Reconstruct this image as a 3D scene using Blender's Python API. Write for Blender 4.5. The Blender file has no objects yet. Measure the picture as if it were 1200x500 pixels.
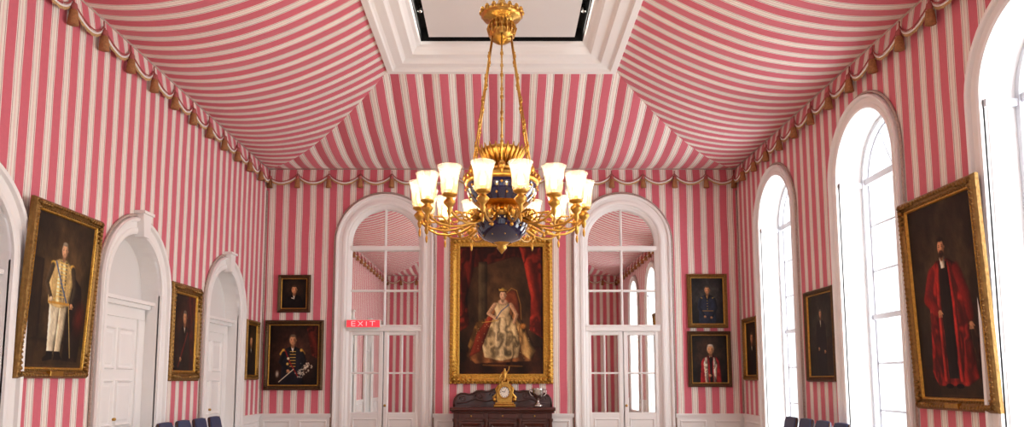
import bpy, math, random
import numpy as np
from mathutils import Vector, Matrix
random.seed(4)
pi=math.pi
XW=5.25; YB=16.8; YR=-0.6; H=6.3

# ------------------------------------------------------------ materials
def lin(c):
    return tuple(((x/255)/12.92 if x/255<=0.04045 else (((x/255)+0.055)/1.055)**2.4) for x in c)
def new_mat(name):
    m=bpy.data.materials.new(name); m.use_nodes=True
    nt=m.node_tree; b=nt.nodes['Principled BSDF']
    return m,nt,b
def N(nt,t,**kw):
    n=nt.nodes.new(t)
    for k,v in kw.items(): setattr(n,k,v)
    return n
def simple(name,rgb,rough=.5,metal=0.,noise=0.,nscale=8.,bump=0.,emis=None,estr=0.,spec=None,coat=0.):
    m,nt,b=new_mat(name)
    c=lin(rgb)
    b.inputs['Base Color'].default_value=(*c,1)
    b.inputs['Roughness'].default_value=rough
    b.inputs['Metallic'].default_value=metal
    if spec is not None: b.inputs['Specular IOR Level'].default_value=spec
    if coat: b.inputs['Coat Weight'].default_value=coat
    if noise or bump:
        tc=N(nt,'ShaderNodeTexCoord'); nz=N(nt,'ShaderNodeTexNoise')
        nz.inputs['Scale'].default_value=nscale; nz.inputs['Detail'].default_value=5
        nt.links.new(tc.outputs['Object'],nz.inputs['Vector'])
        if noise:
            mx=N(nt,'ShaderNodeMix',data_type='RGBA')
            mx.inputs[6].default_value=(*[x*(1-noise) for x in c],1)
            mx.inputs[7].default_value=(*[min(1,x*(1+noise)) for x in c],1)
            nt.links.new(nz.outputs['Fac'],mx.inputs[0]); nt.links.new(mx.outputs[2],b.inputs['Base Color'])
        if bump:
            bp=N(nt,'ShaderNodeBump'); bp.inputs['Strength'].default_value=bump; bp.inputs['Distance'].default_value=.02
            nt.links.new(nz.outputs['Fac'],bp.inputs['Height']); nt.links.new(bp.outputs['Normal'],b.inputs['Normal'])
    if emis:
        b.inputs['Emission Color'].default_value=(*lin(emis),1); b.inputs['Emission Strength'].default_value=estr
    return m
PINK=(218,112,128); CREAM=(247,241,231); LINE=(168,122,124)
def fabric(name,axis,pitch=.30,phase=0.,pleat=0.):
    m,nt,b=new_mat(name)
    tc=N(nt,'ShaderNodeTexCoord'); sp=N(nt,'ShaderNodeSeparateXYZ')
    nt.links.new(tc.outputs['Object'],sp.inputs[0])
    nz=N(nt,'ShaderNodeTexNoise'); nz.inputs['Scale'].default_value=1.3
    nt.links.new(tc.outputs['Object'],nz.inputs['Vector'])
    mm=N(nt,'ShaderNodeMath',operation='MULTIPLY_ADD'); mm.inputs[1].default_value=.03; 
    nt.links.new(nz.outputs['Fac'],mm.inputs[0]); nt.links.new(sp.outputs[axis],mm.inputs[2])
    d=N(nt,'ShaderNodeMath',operation='MULTIPLY_ADD'); d.inputs[1].default_value=1/pitch; d.inputs[2].default_value=100+phase
    nt.links.new(mm.outputs[0],d.inputs[0])
    f=N(nt,'ShaderNodeMath',operation='FRACT'); nt.links.new(d.outputs[0],f.inputs[0])
    r=N(nt,'ShaderNodeValToRGB'); r.color_ramp.interpolation='CONSTANT'
    el=r.color_ramp.elements
    stops=[(0,PINK),(.53,CREAM),(.575,LINE),(.605,CREAM),(.745,(238,200,198)),(.78,CREAM),(.925,LINE),(.955,CREAM)]
    el[0].position=0; el[0].color=(*lin(PINK),1); el[1].position=stops[1][0]; el[1].color=(*lin(stops[1][1]),1)
    for p,c in stops[2:]:
        e=el.new(p); e.color=(*lin(c),1)
    nt.links.new(f.outputs[0],r.inputs[0])
    nz3=N(nt,'ShaderNodeTexNoise'); nz3.inputs['Scale'].default_value=22; nz3.inputs['Detail'].default_value=4
    nt.links.new(tc.outputs['Object'],nz3.inputs['Vector'])
    hv=N(nt,'ShaderNodeHueSaturation'); mr=N(nt,'ShaderNodeMapRange'); mr.inputs[3].default_value=.92; mr.inputs[4].default_value=1.07
    nt.links.new(nz3.outputs['Fac'],mr.inputs[0]); nt.links.new(mr.outputs[0],hv.inputs['Value']); nt.links.new(r.outputs[0],hv.inputs['Color'])
    nt.links.new(hv.outputs[0],b.inputs['Base Color'])
    nz2=N(nt,'ShaderNodeTexNoise'); nz2.inputs['Scale'].default_value=70; nz2.inputs['Detail'].default_value=3
    nt.links.new(tc.outputs['Object'],nz2.inputs['Vector'])
    bp=N(nt,'ShaderNodeBump'); bp.inputs['Strength'].default_value=.2; bp.inputs['Distance'].default_value=.01
    nt.links.new(nz2.outputs['Fac'],bp.inputs['Height'])
    s1=N(nt,'ShaderNodeMath',operation='MULTIPLY'); s1.inputs[1].default_value=pi/2
    nt.links.new(d.outputs[0],s1.inputs[0]); s2=N(nt,'ShaderNodeMath',operation='SINE'); nt.links.new(s1.outputs[0],s2.inputs[0])
    s3=N(nt,'ShaderNodeMath',operation='ABSOLUTE'); nt.links.new(s2.outputs[0],s3.inputs[0])
    bp2=N(nt,'ShaderNodeBump'); bp2.inputs['Strength'].default_value=1.0 if pleat else .15; bp2.inputs['Distance'].default_value=pleat if pleat else .02
    nt.links.new(s3.outputs[0],bp2.inputs['Height']); nt.links.new(bp.outputs['Normal'],bp2.inputs['Normal'])
    nt.links.new(bp2.outputs['Normal'],b.inputs['Normal'])
    b.inputs['Roughness'].default_value=.62; b.inputs['Specular IOR Level'].default_value=.25
    b.inputs['Sheen Weight'].default_value=.15
    return m
FX=fabric('striped_fabric_x',0,phase=.75); FY=fabric('striped_fabric_y',1)
FXC=fabric('striped_ceiling_fabric_x',0,phase=.75,pleat=.05); FYC=fabric('striped_ceiling_fabric_y',1,pleat=.05)
WHITE=simple('white_paint',(246,245,243),.4,noise=.01,nscale=3)
SASHW=simple('sash_paint',(214,218,226),.4,noise=.01,nscale=3)
WALLW=simple('plaster_white',(226,224,222),.6,noise=.02,nscale=2)
BLACK=simple('slot_black',(8,8,10),.9)
GOLD=simple('gilt_brass',(196,152,76),.3,1.,noise=.4,nscale=20,bump=.2)
GOLDF=simple('gilt_frame_gold',(206,160,72),.36,.85,noise=.45,nscale=30,bump=.7)
GOLDD=simple('old_gold_frame',(142,108,58),.42,.7,noise=.5,nscale=25,bump=.5)
BRONZE=simple('dark_bronze_frame',(90,68,42),.42,.55,noise=.5,nscale=25,bump=.5)
BLUE=simple('cobalt_enamel',(12,18,58),.12,0.,coat=1.,noise=.2)
MAHOG=simple('mahogany_wood',(74,34,24),.3,noise=.45,nscale=9,coat=.4)
NAVY=simple('navy_leather',(40,54,92),.45,noise=.1,nscale=30,bump=.1)
WOODD=simple('dark_wood',(60,36,22),.4,noise=.3,nscale=12)
ROPE=simple('silk_cord_grey',(190,170,160),.7,noise=.5,nscale=45,bump=.6)
FRINGE=simple('gold_silk_fringe',(196,160,112),.7,noise=.5,nscale=60,bump=.6)
TASS=simple('tassel_silk_brown',(172,120,76),.75,noise=.5,nscale=40,bump=.6)
TASSP=simple('tassel_silk_rose',(180,98,94),.75,noise=.3,nscale=40,bump=.4)
SILVER=simple('silver_metal',(200,200,196),.2,1.)
DIAL=simple('clock_dial_enamel',(245,240,225),.3)
INK=simple('black_enamel',(15,12,12),.3)
STONE=simple('exit_sign_body',(238,228,224),.4)
EXITR=simple('exit_sign_letters',(255,190,190),.4,emis=(255,180,185),estr=.6)
EXITP=simple('exit_sign_red_face',(236,74,86),.4,emis=(255,60,76),estr=.55)
BULB=simple('flame_bulb',(255,220,150),.4,emis=(255,204,120),estr=20)
MIRR,_nt,_b=new_mat('mirror_glass')
_b.inputs['Base Color'].default_value=(.86,.88,.87,1); _b.inputs['Metallic'].default_value=1; _b.inputs['Roughness'].default_value=.015
SHADE=bpy.data.materials.new('etched_glass'); SHADE.use_nodes=True
nt=SHADE.node_tree; nt.nodes.clear()
o=N(nt,'ShaderNodeOutputMaterial'); tr=N(nt,'ShaderNodeBsdfTransparent'); tl=N(nt,'ShaderNodeBsdfTranslucent'); gl=N(nt,'ShaderNodeBsdfGlossy')
tr.inputs[0].default_value=(1,.985,.96,1); tl.inputs[0].default_value=(1,.98,.94,1); gl.inputs[1].default_value=.06
m1=N(nt,'ShaderNodeMixShader'); m1.inputs[0].default_value=.22; m2=N(nt,'ShaderNodeMixShader')
fr=N(nt,'ShaderNodeFresnel'); fr.inputs[0].default_value=1.45
nt.links.new(tr.outputs[0],m1.inputs[1]); nt.links.new(tl.outputs[0],m1.inputs[2])
nt.links.new(fr.outputs[0],m2.inputs[0]); nt.links.new(m1.outputs[0],m2.inputs[1]); nt.links.new(gl.outputs[0],m2.inputs[2])
nt.links.new(m2.outputs[0],o.inputs[0])
WGL=bpy.data.materials.new('window_glass'); WGL.use_nodes=True
nt=WGL.node_tree; nt.nodes.clear()
o=N(nt,'ShaderNodeOutputMaterial'); tr=N(nt,'ShaderNodeBsdfTransparent'); gl=N(nt,'ShaderNodeBsdfGlossy'); gl.inputs[1].default_value=.02
m1=N(nt,'ShaderNodeMixShader'); m1.inputs[0].default_value=.06
nt.links.new(tr.outputs[0],m1.inputs[1]); nt.links.new(gl.outputs[0],m1.inputs[2]); nt.links.new(m1.outputs[0],o.inputs[0])
FLOOR,nt,b=new_mat('parquet_wood')
tc=N(nt,'ShaderNodeTexCoord'); br=N(nt,'ShaderNodeTexBrick')
br.inputs['Color1'].default_value=(*lin((160,118,80)),1); br.inputs['Color2'].default_value=(*lin((134,94,60)),1); br.inputs['Mortar'].default_value=(*lin((60,40,28)),1)
br.inputs['Scale'].default_value=3; br.inputs['Mortar Size'].default_value=.005
nt.links.new(tc.outputs['Object'],br.inputs['Vector']); nt.links.new(br.outputs[0],b.inputs['Base Color']); b.inputs['Roughness'].default_value=.3
RUG=simple('rug_wool_beige',(214,200,184),.9,noise=.15,nscale=5,bump=.2)
CANV,nt,b=new_mat('oil_canvas')
at=N(nt,'ShaderNodeAttribute',attribute_name='Col'); nt.links.new(at.outputs['Color'],b.inputs['Base Color'])
b.inputs['Roughness'].default_value=.5; b.inputs['Specular IOR Level'].default_value=.18

# ------------------------------------------------------------ mesh builder
class M:
    def __init__(s): s.v=[];s.f=[];s.m=[];s.sm=[];s.mats=[]
    def mi(s,mat):
        if mat not in s.mats: s.mats.append(mat)
        return s.mats.index(mat)
    def add(s,vs,fs,mat,smooth=False):
        o=len(s.v); s.v+= [tuple(p) for p in vs]; k=s.mi(mat)
        for f in fs: s.f.append([i+o for i in f]); s.m.append(k); s.sm.append(smooth)
    def box(s,x0,x1,y0,y1,z0,z1,mat):
        vs=[(x,y,z) for x in(x0,x1) for y in(y0,y1) for z in(z0,z1)]
        s.add(vs,[(0,1,3,2),(4,6,7,5),(0,4,5,1),(2,3,7,6),(0,2,6,4),(1,5,7,3)],mat)
    def bbox(s,x0,x1,y0,y1,z0,z1,mat,b=.01):
        vs=[(x0,y1,z0),(x1,y1,z0),(x1,y1,z1),(x0,y1,z1),(x0,y0+b,z0),(x1,y0+b,z0),(x1,y0+b,z1),(x0,y0+b,z1),
            (x0+b,y0,z0+b),(x1-b,y0,z0+b),(x1-b,y0,z1-b),(x0+b,y0,z1-b)]
        fs=[(3,2,1,0),(8,9,10,11)]
        for i in range(4):
            j=(i+1)%4; fs+=[(i,j,4+j,4+i),(4+i,4+j,8+j,8+i)]
        s.add(vs,fs,mat)
    def lathe(s,prof,mat,c=(0,0,0),seg=24,smooth=True,sx=1,sy=1):
        vs=[];fs=[]
        for r,z in prof:
            for i in range(seg):
                a=2*pi*i/seg; vs.append((c[0]+r*math.cos(a)*sx,c[1]+r*math.sin(a)*sy,c[2]+z))
        for k in range(len(prof)-1):
            for i in range(seg):
                j=(i+1)%seg; fs.append((k*seg+i,k*seg+j,(k+1)*seg+j,(k+1)*seg+i))
        s.add(vs,fs,mat,smooth)
    def tube(s,pts,r,mat,seg=8,smooth=True):
        pts=[Vector(p) for p in pts]; n=len(pts)
        rs=r if isinstance(r,(list,tuple)) else [r]*n
        vs=[];fs=[]; up=Vector((0.013,0.021,1))
        prev=None
        for i,p in enumerate(pts):
            t=(pts[min(i+1,n-1)]-pts[max(i-1,0)]).normalized()
            if prev is None:
                a=t.cross(up); 
                if a.length<.05: a=t.cross(Vector((1,0,0)))
            else: a=prev-t*prev.dot(t)
            a.normalize(); prev=a; b=t.cross(a)
            for k in range(seg):
                w=2*pi*k/seg; vs.append(p+(a*math.cos(w)+b*math.sin(w))*rs[i])
        for i in range(n-1):
            for k in range(seg):
                j=(k+1)%seg; fs.append((i*seg+k,i*seg+j,(i+1)*seg+j,(i+1)*seg+k))
        fs.append(tuple(range(seg))[::-1]); fs.append(tuple((n-1)*seg+k for k in range(seg)))
        s.add(vs,fs,mat,smooth)
    def sphere(s,c,r,mat,seg=10,sz=1.):
        s.lathe([(r*math.sin(pi*k/6)+1e-5,-r*sz*math.cos(pi*k/6)) for k in range(7)],mat,c,seg)
    def prism(s,poly,y0,y1,mat):
        n=len(poly); vs=[(x,y0,z) for x,z in poly]+[(x,y1,z) for x,z in poly]
        fs=[tuple(range(n)),tuple(range(n,2*n))[::-1]]+[(i,n+i,n+(i+1)%n,(i+1)%n) for i in range(n)]
        s.add(vs,fs,mat)
    def sweep_arch(s,path,prof,mat):
        vs=[];fs=[];k=len(prof)
        for x,z,nx,nz in path:
            for o,y in prof: vs.append((x+nx*o,y,z+nz*o))
        for i in range(len(path)-1):
            for j in range(k-1): fs.append((i*k+j,i*k+j+1,(i+1)*k+j+1,(i+1)*k+j))
        s.add(vs,fs,mat)
    def rectloops(s,x0,x1,z0,z1,prof,mat,smooth=False):
        vs=[];fs=[]
        for i,y in prof: vs+=[(x0+i,y,z0+i),(x1-i,y,z0+i),(x1-i,y,z1-i),(x0+i,y,z1-i)]
        for k in range(len(prof)-1):
            for i in range(4):
                j=(i+1)%4; fs.append((k*4+i,k*4+j,(k+1)*4+j,(k+1)*4+i))
        s.add(vs,fs,mat,smooth)
    def obj(s,name,parent=None,loc=(0,0,0),rot=0.):
        me=bpy.data.meshes.new(name); me.from_pydata(s.v,[],s.f)
        for m in s.mats: me.materials.append(m)
        me.polygons.foreach_set('material_index',s.m); me.polygons.foreach_set('use_smooth',s.sm); me.update()
        o=bpy.data.objects.new(name,me); bpy.context.collection.objects.link(o)
        o.location=loc; o.rotation_euler=(0,0,rot)
        if parent: o.parent=parent
        return o
def empty(name,loc=(0,0,0),rot=0.):
    e=bpy.data.objects.new(name,None); bpy.context.collection.objects.link(e); e.location=loc; e.rotation_euler=(0,0,rot); e.empty_display_size=.1
    return e
def arch_path(cu,half,bottom,spring,n=28):
    p=[(cu-half,bottom,-1,0),(cu-half,spring,-1,0)]
    for i in range(1,n):
        a=pi-pi*i/n; p.append((cu+half*math.cos(a),spring+half*math.sin(a),math.cos(a),math.sin(a)))
    p+=[(cu+half,spring,1,0),(cu+half,bottom,1,0)]
    return p
def wl(side,u,z=0):
    if side=='back': return (u,YB,z),0.
    if side=='left': return (-XW,u,z),pi/2
    if side=='right': return (XW,u,z),-pi/2
    if side=='rear': return (u,YR,z),pi

# ------------------------------------------------------------ walls
def wall(name,u0,u1,ops,mapf,mat,zt=H+.02):
    m=M(); cur=u0
    def q(pts,mt): m.add([mapf(*p) for p in pts],[tuple(range(len(pts)))],mt)
    for cu,hf,bt,sp,dp in sorted(ops):
        q([(cur,0,0),(cu-hf,0,0),(cu-hf,0,zt),(cur,0,zt)],mat)
        path=[(p[0],p[1]) for p in arch_path(cu,hf,bt,sp)]
        for i in range(1,len(path)-2):
            a,b=path[i],path[i+1]
            q([(a[0],0,a[1]),(b[0],0,b[1]),(b[0],0,zt),(a[0],0,zt)],mat)
        for i in range(len(path)-1):
            a,b=path[i],path[i+1]
            q([(a[0],0,a[1]),(b[0],0,b[1]),(b[0],dp,b[1]),(a[0],dp,a[1])],WHITE)
        if bt>0:
            q([(cu-hf,0,0),(cu+hf,0,0),(cu+hf,0,bt),(cu-hf,0,bt)],mat)
            q([(cu-hf,0,bt),(cu+hf,0,bt),(cu+hf,dp,bt),(cu-hf,dp,bt)],WHITE)
        cur=cu+hf
    q([(cur,0,0),(u1,0,0),(u1,0,zt),(cur,0,zt)],mat)
    return m.obj(name)
WIN_Y=[14.5,10.87,7.25,3.6]; ARCH_Y=[14.48,10.92,7.32,3.76]
WH,WS,WB=.86,4.64,.45
wall('wall_right',YR,YB,[(y,WH,WB,WS,.5) for y in WIN_Y],lambda u,w,z:(XW+w,u,z),FY)
wall('wall_left',YR,YB,[(y,.8,0,2.88,.28) for y in ARCH_Y],lambda u,w,z:(-XW-w,u,z),FY)
DOOR_X=[-2.59,2.66]
wall('wall_back',-XW,XW,[(x,.84,0,4.64,.16) for x in DOOR_X],lambda u,w,z:(u,YB+w,z),FX)
REAR_FILL_X=[-2.0,0,2.0]  # invented window openings behind the camera, put in for fill light
wall('wall_rear',-XW,XW,[(x,.8,.45,4.4,.3) for x in REAR_FILL_X],lambda u,w,z:(u,YR-w,z),FX)

m=M(); m.box(-XW,XW,YR,YB,-.1,0,FLOOR); m.obj('floor')
m=M(); m.box(-3.4,3.4,1.5,15,0,.015,RUG); m.obj('area_rug')

def wains(name,side,u0,u1,gaps):
    mm=M()
    segs=[];cur=u0
    for a,b in sorted(gaps): segs.append((cur,a));cur=b
    segs.append((cur,u1))
    sg=-1 if side=='right' else 1
    for a,b in segs:
        if b-a<.1: continue
        lo,hi=(a,b) if sg>0 else (-b,-a)
        mm.box(lo,hi,-.03,0,0,.84,WHITE)
        mm.box(lo,hi,-.07,0,.84,.88,WHITE); mm.box(lo,hi,-.05,0,.80,.84,WHITE)
        mm.box(lo,hi,-.06,0,0,.16,WHITE)
        n=max(1,round((hi-lo)/.9)); w=(hi-lo)/n
        for i in range(n):
            mm.rectloops(lo+i*w+.09,lo+(i+1)*w-.09,.24,.74,[(0,-.03),(.01,-.05),(.03,-.05),(.045,-.032)],WHITE)
    loc,r=wl(side,0); mm.obj(name,None,loc,r)
wains('baseboard_back','back',-XW,XW,[(x-1.1,x+1.1) for x in DOOR_X])
wains('baseboard_left','left',YR,YB-.08,[(y-1.06,y+1.06) for y in ARCH_Y])
wains('baseboard_right','right',YR,YB-.08,[(y-1.06,y+1.06) for y in WIN_Y])

# ------------------------------------------------------------ arched openings: trim
tcount=[0]
def arch_trim(side,cu,half,bottom,spring,wid=.22,key=False):
    tcount[0]+=1
    mm=M(); p=arch_path(0,half,bottom,spring)
    w=wid
    mm.sweep_arch(p,[(-.0,.02),(-.0,-.035),(.03,-.05),(w*.35,-.05),(w*.4,-.03),(w*.72,-.035),(w*.78,-.075),(w*.93,-.085),(w,-.06),(w,.0)],WHITE)
    cp=[(x+nx*(w+.03),-.02,z+nz*(w+.03)) for x,z,nx,nz in p]
    mm.tube(cp,.02,ROPE,6)
    if key:
        zt=spring+half
        mm.prism([(-.09,zt-.04),(.09,zt-.04),(.13,zt+w+.07),(-.13,zt+w+.07)],-.13,0,WHITE)
        mm.prism([(-.16,zt+w+.05),(.16,zt+w+.05),(.16,zt+w+.09),(-.16,zt+w+.09)],-.16,0,WHITE)
    for sx in (-1,1):
        mm.box(sx*(half+w/2)-w/2-.01,sx*(half+w/2)+w/2+.01,-.1,0,bottom if bottom<.1 else bottom-.1,.22 if bottom<.1 else bottom,WHITE)
    loc,r=wl(side,cu); return mm.obj('trim_%d'%tcount[0],None,loc,r)
for x in DOOR_X: arch_trim('back',x,.84,0,4.64,.24)
for y in ARCH_Y: arch_trim('left',y,.8,0,2.88,.24,True)
for y in WIN_Y:
    arch_trim('right',y,WH,WB,WS,.2)
    tcount[0]+=1; mm=M(); mm.box(-1.1,1.1,-.1,.02,WB-.06,WB,WHITE); mm.box(-1.05,1.05,-.05,0,.0,WB-.06,WHITE)
    loc,r=wl('right',y); mm.obj('trim_%d'%tcount[0],None,loc,r)
for x in REAR_FILL_X: arch_trim('rear',x,.8,.45,4.4,.2)

# ------------------------------------------------------------ mirrored french doors
def arch_poly(h,b,s,n=28): return [(p[0],p[1]) for p in arch_path(0,h,b,s,n)]
for i,x in enumerate(DOOR_X):
    e=empty('door_%d'%(i+1),(x,YB,0)); mm=M()
    pl=arch_poly(.84,0.02,4.64); mm.add([(a,.13,b) for a,b in pl],[tuple(range(len(pl)))],MIRR)
    mm.obj('mirror_panes',e)
    mm=M(); p=arch_path(0,.84,0,4.64)
    mm.sweep_arch(p,[(0,.0),(-.03,.0),(-.09,.05),(-.1,.13)],WHITE)
    y0,y1=.05,.128
    mm.bbox(-.022,.022,.07,y1,2.76,5.46,WHITE)
    mm.bbox(-.8,.8,.03,y1,4.46,4.56,WHITE)
    mm.bbox(-.8,.8,.07,y1,3.54,3.585,WHITE)
    mm.bbox(-.82,.82,-.01,y1,2.66,2.78,WHITE); mm.bbox(-.83,.83,-.03,y1,2.76,2.80,WHITE)
    for sx in(-1,1):
        lo,hi=sorted((sx*.01,sx*.76))
        mm.bbox(min(sx*.01,sx*.1),max(sx*.01,sx*.1),.04,y1,0,2.66,WHITE)
        mm.bbox(min(sx*.70,sx*.78),max(sx*.70,sx*.78),.04,y1,0,2.66,WHITE)
        mm.bbox(min(sx*.385,sx*.415),max(sx*.385,sx*.415),.07,y1,.9,2.6,WHITE)
        mm.bbox(lo,hi,.05,y1,2.58,2.66,WHITE)
        mm.bbox(lo,hi,.07,y1,1.73,1.77,WHITE)
        mm.bbox(lo,hi,.05,y1,.0,.9,WHITE)
        mm.rectloops(lo+.1,hi-.1,.2,.78,[(0,.05),(.02,.03),(.04,.05)],WHITE)
    mm.obj('frame',e)
    mm=M(); mm.lathe([(.001,0),(.025,.005),(.03,.02),(.001,.05)],GOLD,(0,0,0),12)
    k=mm.obj('knob',e,(.05,.045,1.05)); k.rotation_euler=(pi/2,0,0)

for i,y in enumerate(ARCH_Y):
    loc,r=wl('left',y); e=empty('door_%d'%(i+3),loc,r)
    mm=M(); pl=arch_poly(.8,0,2.88); mm.add([(a,.28,b) for a,b in pl],[tuple(range(len(pl)))],WALLW)
    mm.box(-.8,.8,.06,.28,2.72,2.77,WHITE); mm.box(-.79,.79,.12,.28,2.66,2.72,WHITE); mm.box(-.78,.78,.2,.28,2.5,2.66,WHITE)
    for sx in(-1,1): mm.bbox(min(sx*.8,sx*.6),max(sx*.8,sx*.6),.2,.28,0,2.5,WHITE)
    mm.obj('surround',e)
    mm=M(); mm.box(-.6,.6,.235,.28,0,2.5,WHITE)
    for a,b in((-.52,-.04),(.04,.52)):
        for c,d in((.15,.8),(.95,1.6),(1.75,2.35)):
            mm.rectloops(a,b,c,d,[(0,.235),(.015,.205),(.045,.245),(.09,.225)],WHITE)
            mm.box(a+.09,b-.09,.225,.23,c+.09,d-.09,WHITE)
    mm.lathe([(.02,-.02),(.03,0),(.02,.02)],GOLD,(.0,.2,1.05),10)
    mm.obj('leaf',e)

def window(n,side,u,half,bot,spr,dep):
    loc,r=wl(side,u); e=empty('window_%d'%n,loc,r)
    mm=M(); p=arch_path(0,half,bot,spr)
    mm.sweep_arch(p,[(0,dep-.14),(-.07,dep-.14),(-.07,dep-.06),(-.1,dep-.06),(-.1,dep)],SASHW)
    y0,y1=dep-.06,dep-.02; h=half-.08
    mm.box(-.035,.035,y0,y1,bot,spr,SASHW)
    mm.box(-h,h,dep-.12,dep,spr-.05,spr+.05,SASHW)
    mm.box(-h,h,dep-.1,dep,(bot+spr)/2-.04,(bot+spr)/2+.04,SASHW)
    k=3
    for j in range(1,2*k):
        if j==k: continue
        z=bot+(spr-bot)*j/(2*k)
        mm.box(-h,h,y0,y1,z-.016,z+.016,SASHW)
    mm.box(-h,h,dep-.12,dep,bot,bot+.08,SASHW)
    for a in (60,120):
        c,s=math.cos(math.radians(a)),math.sin(math.radians(a))
        mm.tube([(0,dep-.04,spr),(c*h,dep-.04,spr+s*h)],.018,SASHW,4)
    for sx in(-1,1):
        for c,d in((bot+.12,1.7),(1.85,3.1),(3.25,spr-.1)):
            x=sx*(half-.005); w0,w1=.05,dep-.2
            mm.add([(x,w0,c),(x,w1,c),(x,w1,d),(x,w0,d),(x-sx*.02,w0+.04,c+.04),(x-sx*.02,w1-.04,c+.04),(x-sx*.02,w1-.04,d-.04),(x-sx*.02,w0+.04,d-.04)],
                   [(4,5,6,7),(0,1,5,4),(1,2,6,5),(2,3,7,6),(3,0,4,7)],WHITE)
        mm.box(min(sx*half,sx*(half-.05)),max(sx*half,sx*(half-.05)),.01,dep-.14,spr-.08,spr-.0,SASHW)
    mm.obj('sash',e)
    mm=M(); pl=arch_poly(half-.05,bot,spr); mm.add([(a,dep-.03,b) for a,b in pl],[tuple(range(len(pl)))],WGL); mm.obj('glass',e)
for i,y in enumerate(WIN_Y): window(i+1,'right',y,WH,WB,WS,.5)
for i,x in enumerate(REAR_FILL_X): window(i+5,'rear',x,.8,.45,4.4,.3)  # unseen rear windows, added only to carry the fill lamps

# ------------------------------------------------------------ ceiling (draped tent)
FX0,FY1,FY0=2.06,13.4,4.4; ZF=7.18; SAG=.31
def zt(s): return H+(ZF-H)*s-SAG*4*s*(1-s)*(1.15-.3*s)
mm=M(); n=28
for (A0,A1,B0,B1,mt) in [((-XW,YR),(-XW,YB),(-FX0,FY0),(-FX0,FY1),FYC),((XW,YR),(XW,YB),(FX0,FY0),(FX0,FY1),FYC),
                         ((-XW,YB),(XW,YB),(-FX0,FY1),(FX0,FY1),FXC),((-XW,YR),(XW,YR),(-FX0,FY0),(FX0,FY0),FXC)]:
    vs=[];fs=[]
    for i in range(n+1):
        s=i/n
        for P_,Q in((A0,B0),(A1,B1)):
            vs.append((P_[0]+(Q[0]-P_[0])*s,P_[1]+(Q[1]-P_[1])*s,zt(s)))
        if i<n: fs.append((2*i,2*i+1,2*i+3,2*i+2))
    mm.add(vs,fs,mt,True)
mm.obj('ceiling')
mm=M()
prof=[(-.02,7.24),(-.02,7.15),(.0,7.11),(.10,7.11),(.12,7.15),(.16,7.17),(.30,7.18),(.33,7.23),(.36,7.25),(.50,7.26),(.53,7.31),(.58,7.36),(.64,7.38),(.66,7.42),(.66,7.62)]
vs=[];fs=[]
for i,z in prof: vs+=[(-FX0+i,FY0+i,z),(FX0-i,FY0+i,z),(FX0-i,FY1-i,z),(-FX0+i,FY1-i,z)]
for k in range(len(prof)-1):
    for i in range(4):
        j=(i+1)%4; fs.append((k*4+i,k*4+j,(k+1)*4+j,(k+1)*4+i))
mm.add(vs,fs,WHITE); mm.obj('trim_ceiling_frame')
mm=M(); ix=FX0-.66; mm.box(-ix-.02,ix+.02,FY0+.64,FY1-.64,7.66,7.75,BLACK)
for sx in(-1,1): mm.box(sx*ix-.015,sx*ix+.015,FY0+.64,FY1-.64,7.43,7.7,BLACK)
for y in (FY0+.66,FY1-.66): mm.box(-ix,ix,y-.015,y+.015,7.43,7.7,BLACK)
mm.obj('ceiling_slot')
mm=M(); px=ix-.15; mm.box(-px,px,FY0+.80,FY1-.80,7.44,7.6,WALLW); mm.obj('ceiling_panel')
for k,y in enumerate((5.6,8.9,11.0,11.8)):
    for sx in(-1,1):
        mm=M(); mm.lathe([(.001,.12),(.03,.12),(.035,0),(.024,-.015),(.001,-.015)],SILVER,(0,0,0),14)
        mm.box(-.012,.012,-.012,.012,.12,.2,INK)
        mm.obj('spotlight',None,(sx*(ix-.08),y,7.50))

# ------------------------------------------------------------ valance with tassels
def valance(name,side,u0,u1):
    e=empty(name); loc,r=wl(side,0); e.location=loc; e.rotation_euler=(0,0,r)
    sg=-1 if side in('right','rear') else 1
    a,b=(u0,u1) if sg>0 else (-u1,-u0)
    n=round((b-a)/.72); p=(b-a)/n
    mm=M(); vs=[];fs=[]; edge=[]
    K=n*12
    for i in range(K+1):
        x=a+(b-a)*i/K; t=(i%12)/12; sc=math.sin(pi*t)**.75 if t>0 else 0
        zb=6.14-.19*sc; yb=-.05-.045*sc
        for q in range(4):
            f=q/3; vs.append((x,-.03+(yb+.03)*f,6.3+(zb-6.3)*f))
        edge.append((x,yb-.006,zb))
        if i<K:
            for q in range(3): fs.append((i*4+q,i*4+q+1,i*4+q+5,i*4+q+4))
    mm.add(vs,fs,FX,True)
    mm.obj('scalloped_cloth',e)
    mm=M(); mm.tube(edge,.015,WHITE,5); mm.tube([(x,y-.012,z+.034) for x,y,z in edge],.010,TASSP,4)
    mm.tube([(a,-.03,6.29),(b,-.03,6.29)],.02,ROPE,6); mm.obj('piping',e)
    # hanging silk fringe below the scalloped edge
    mm=M(); vs=[];fs=[]
    for i,(x,y,z) in enumerate(edge):
        L=.045+.01*(i%2); vs+=[(x,y,z-.008),(x,y-.004+.008*(i%2),z-L)]
        if i: k=2*i; fs.append((k-2,k-1,k+1,k))
    mm.add(vs,fs,FRINGE); mm.obj('fringe',e)
    mm=M()
    for i in range(n+1):
        x=a+p*i
        if i in(0,n): x+= .09 if i==0 else -.09
        mm.tube([(x,-.07,6.24),(x,-.085,6.10)],.010,TASSP,5)
        mm.lathe([(.004,.03),(.035,.01),(.044,-.03),(.03,-.06),(.04,-.07)],TASSP,(x,-.09,6.10),10)
        mm.lathe([(.03,-.06),(.048,-.08),(.056,-.16),(.066,-.25),(.001,-.24)],TASS,(x,-.09,6.10),12)
    mm.obj('tassels',e)
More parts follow.
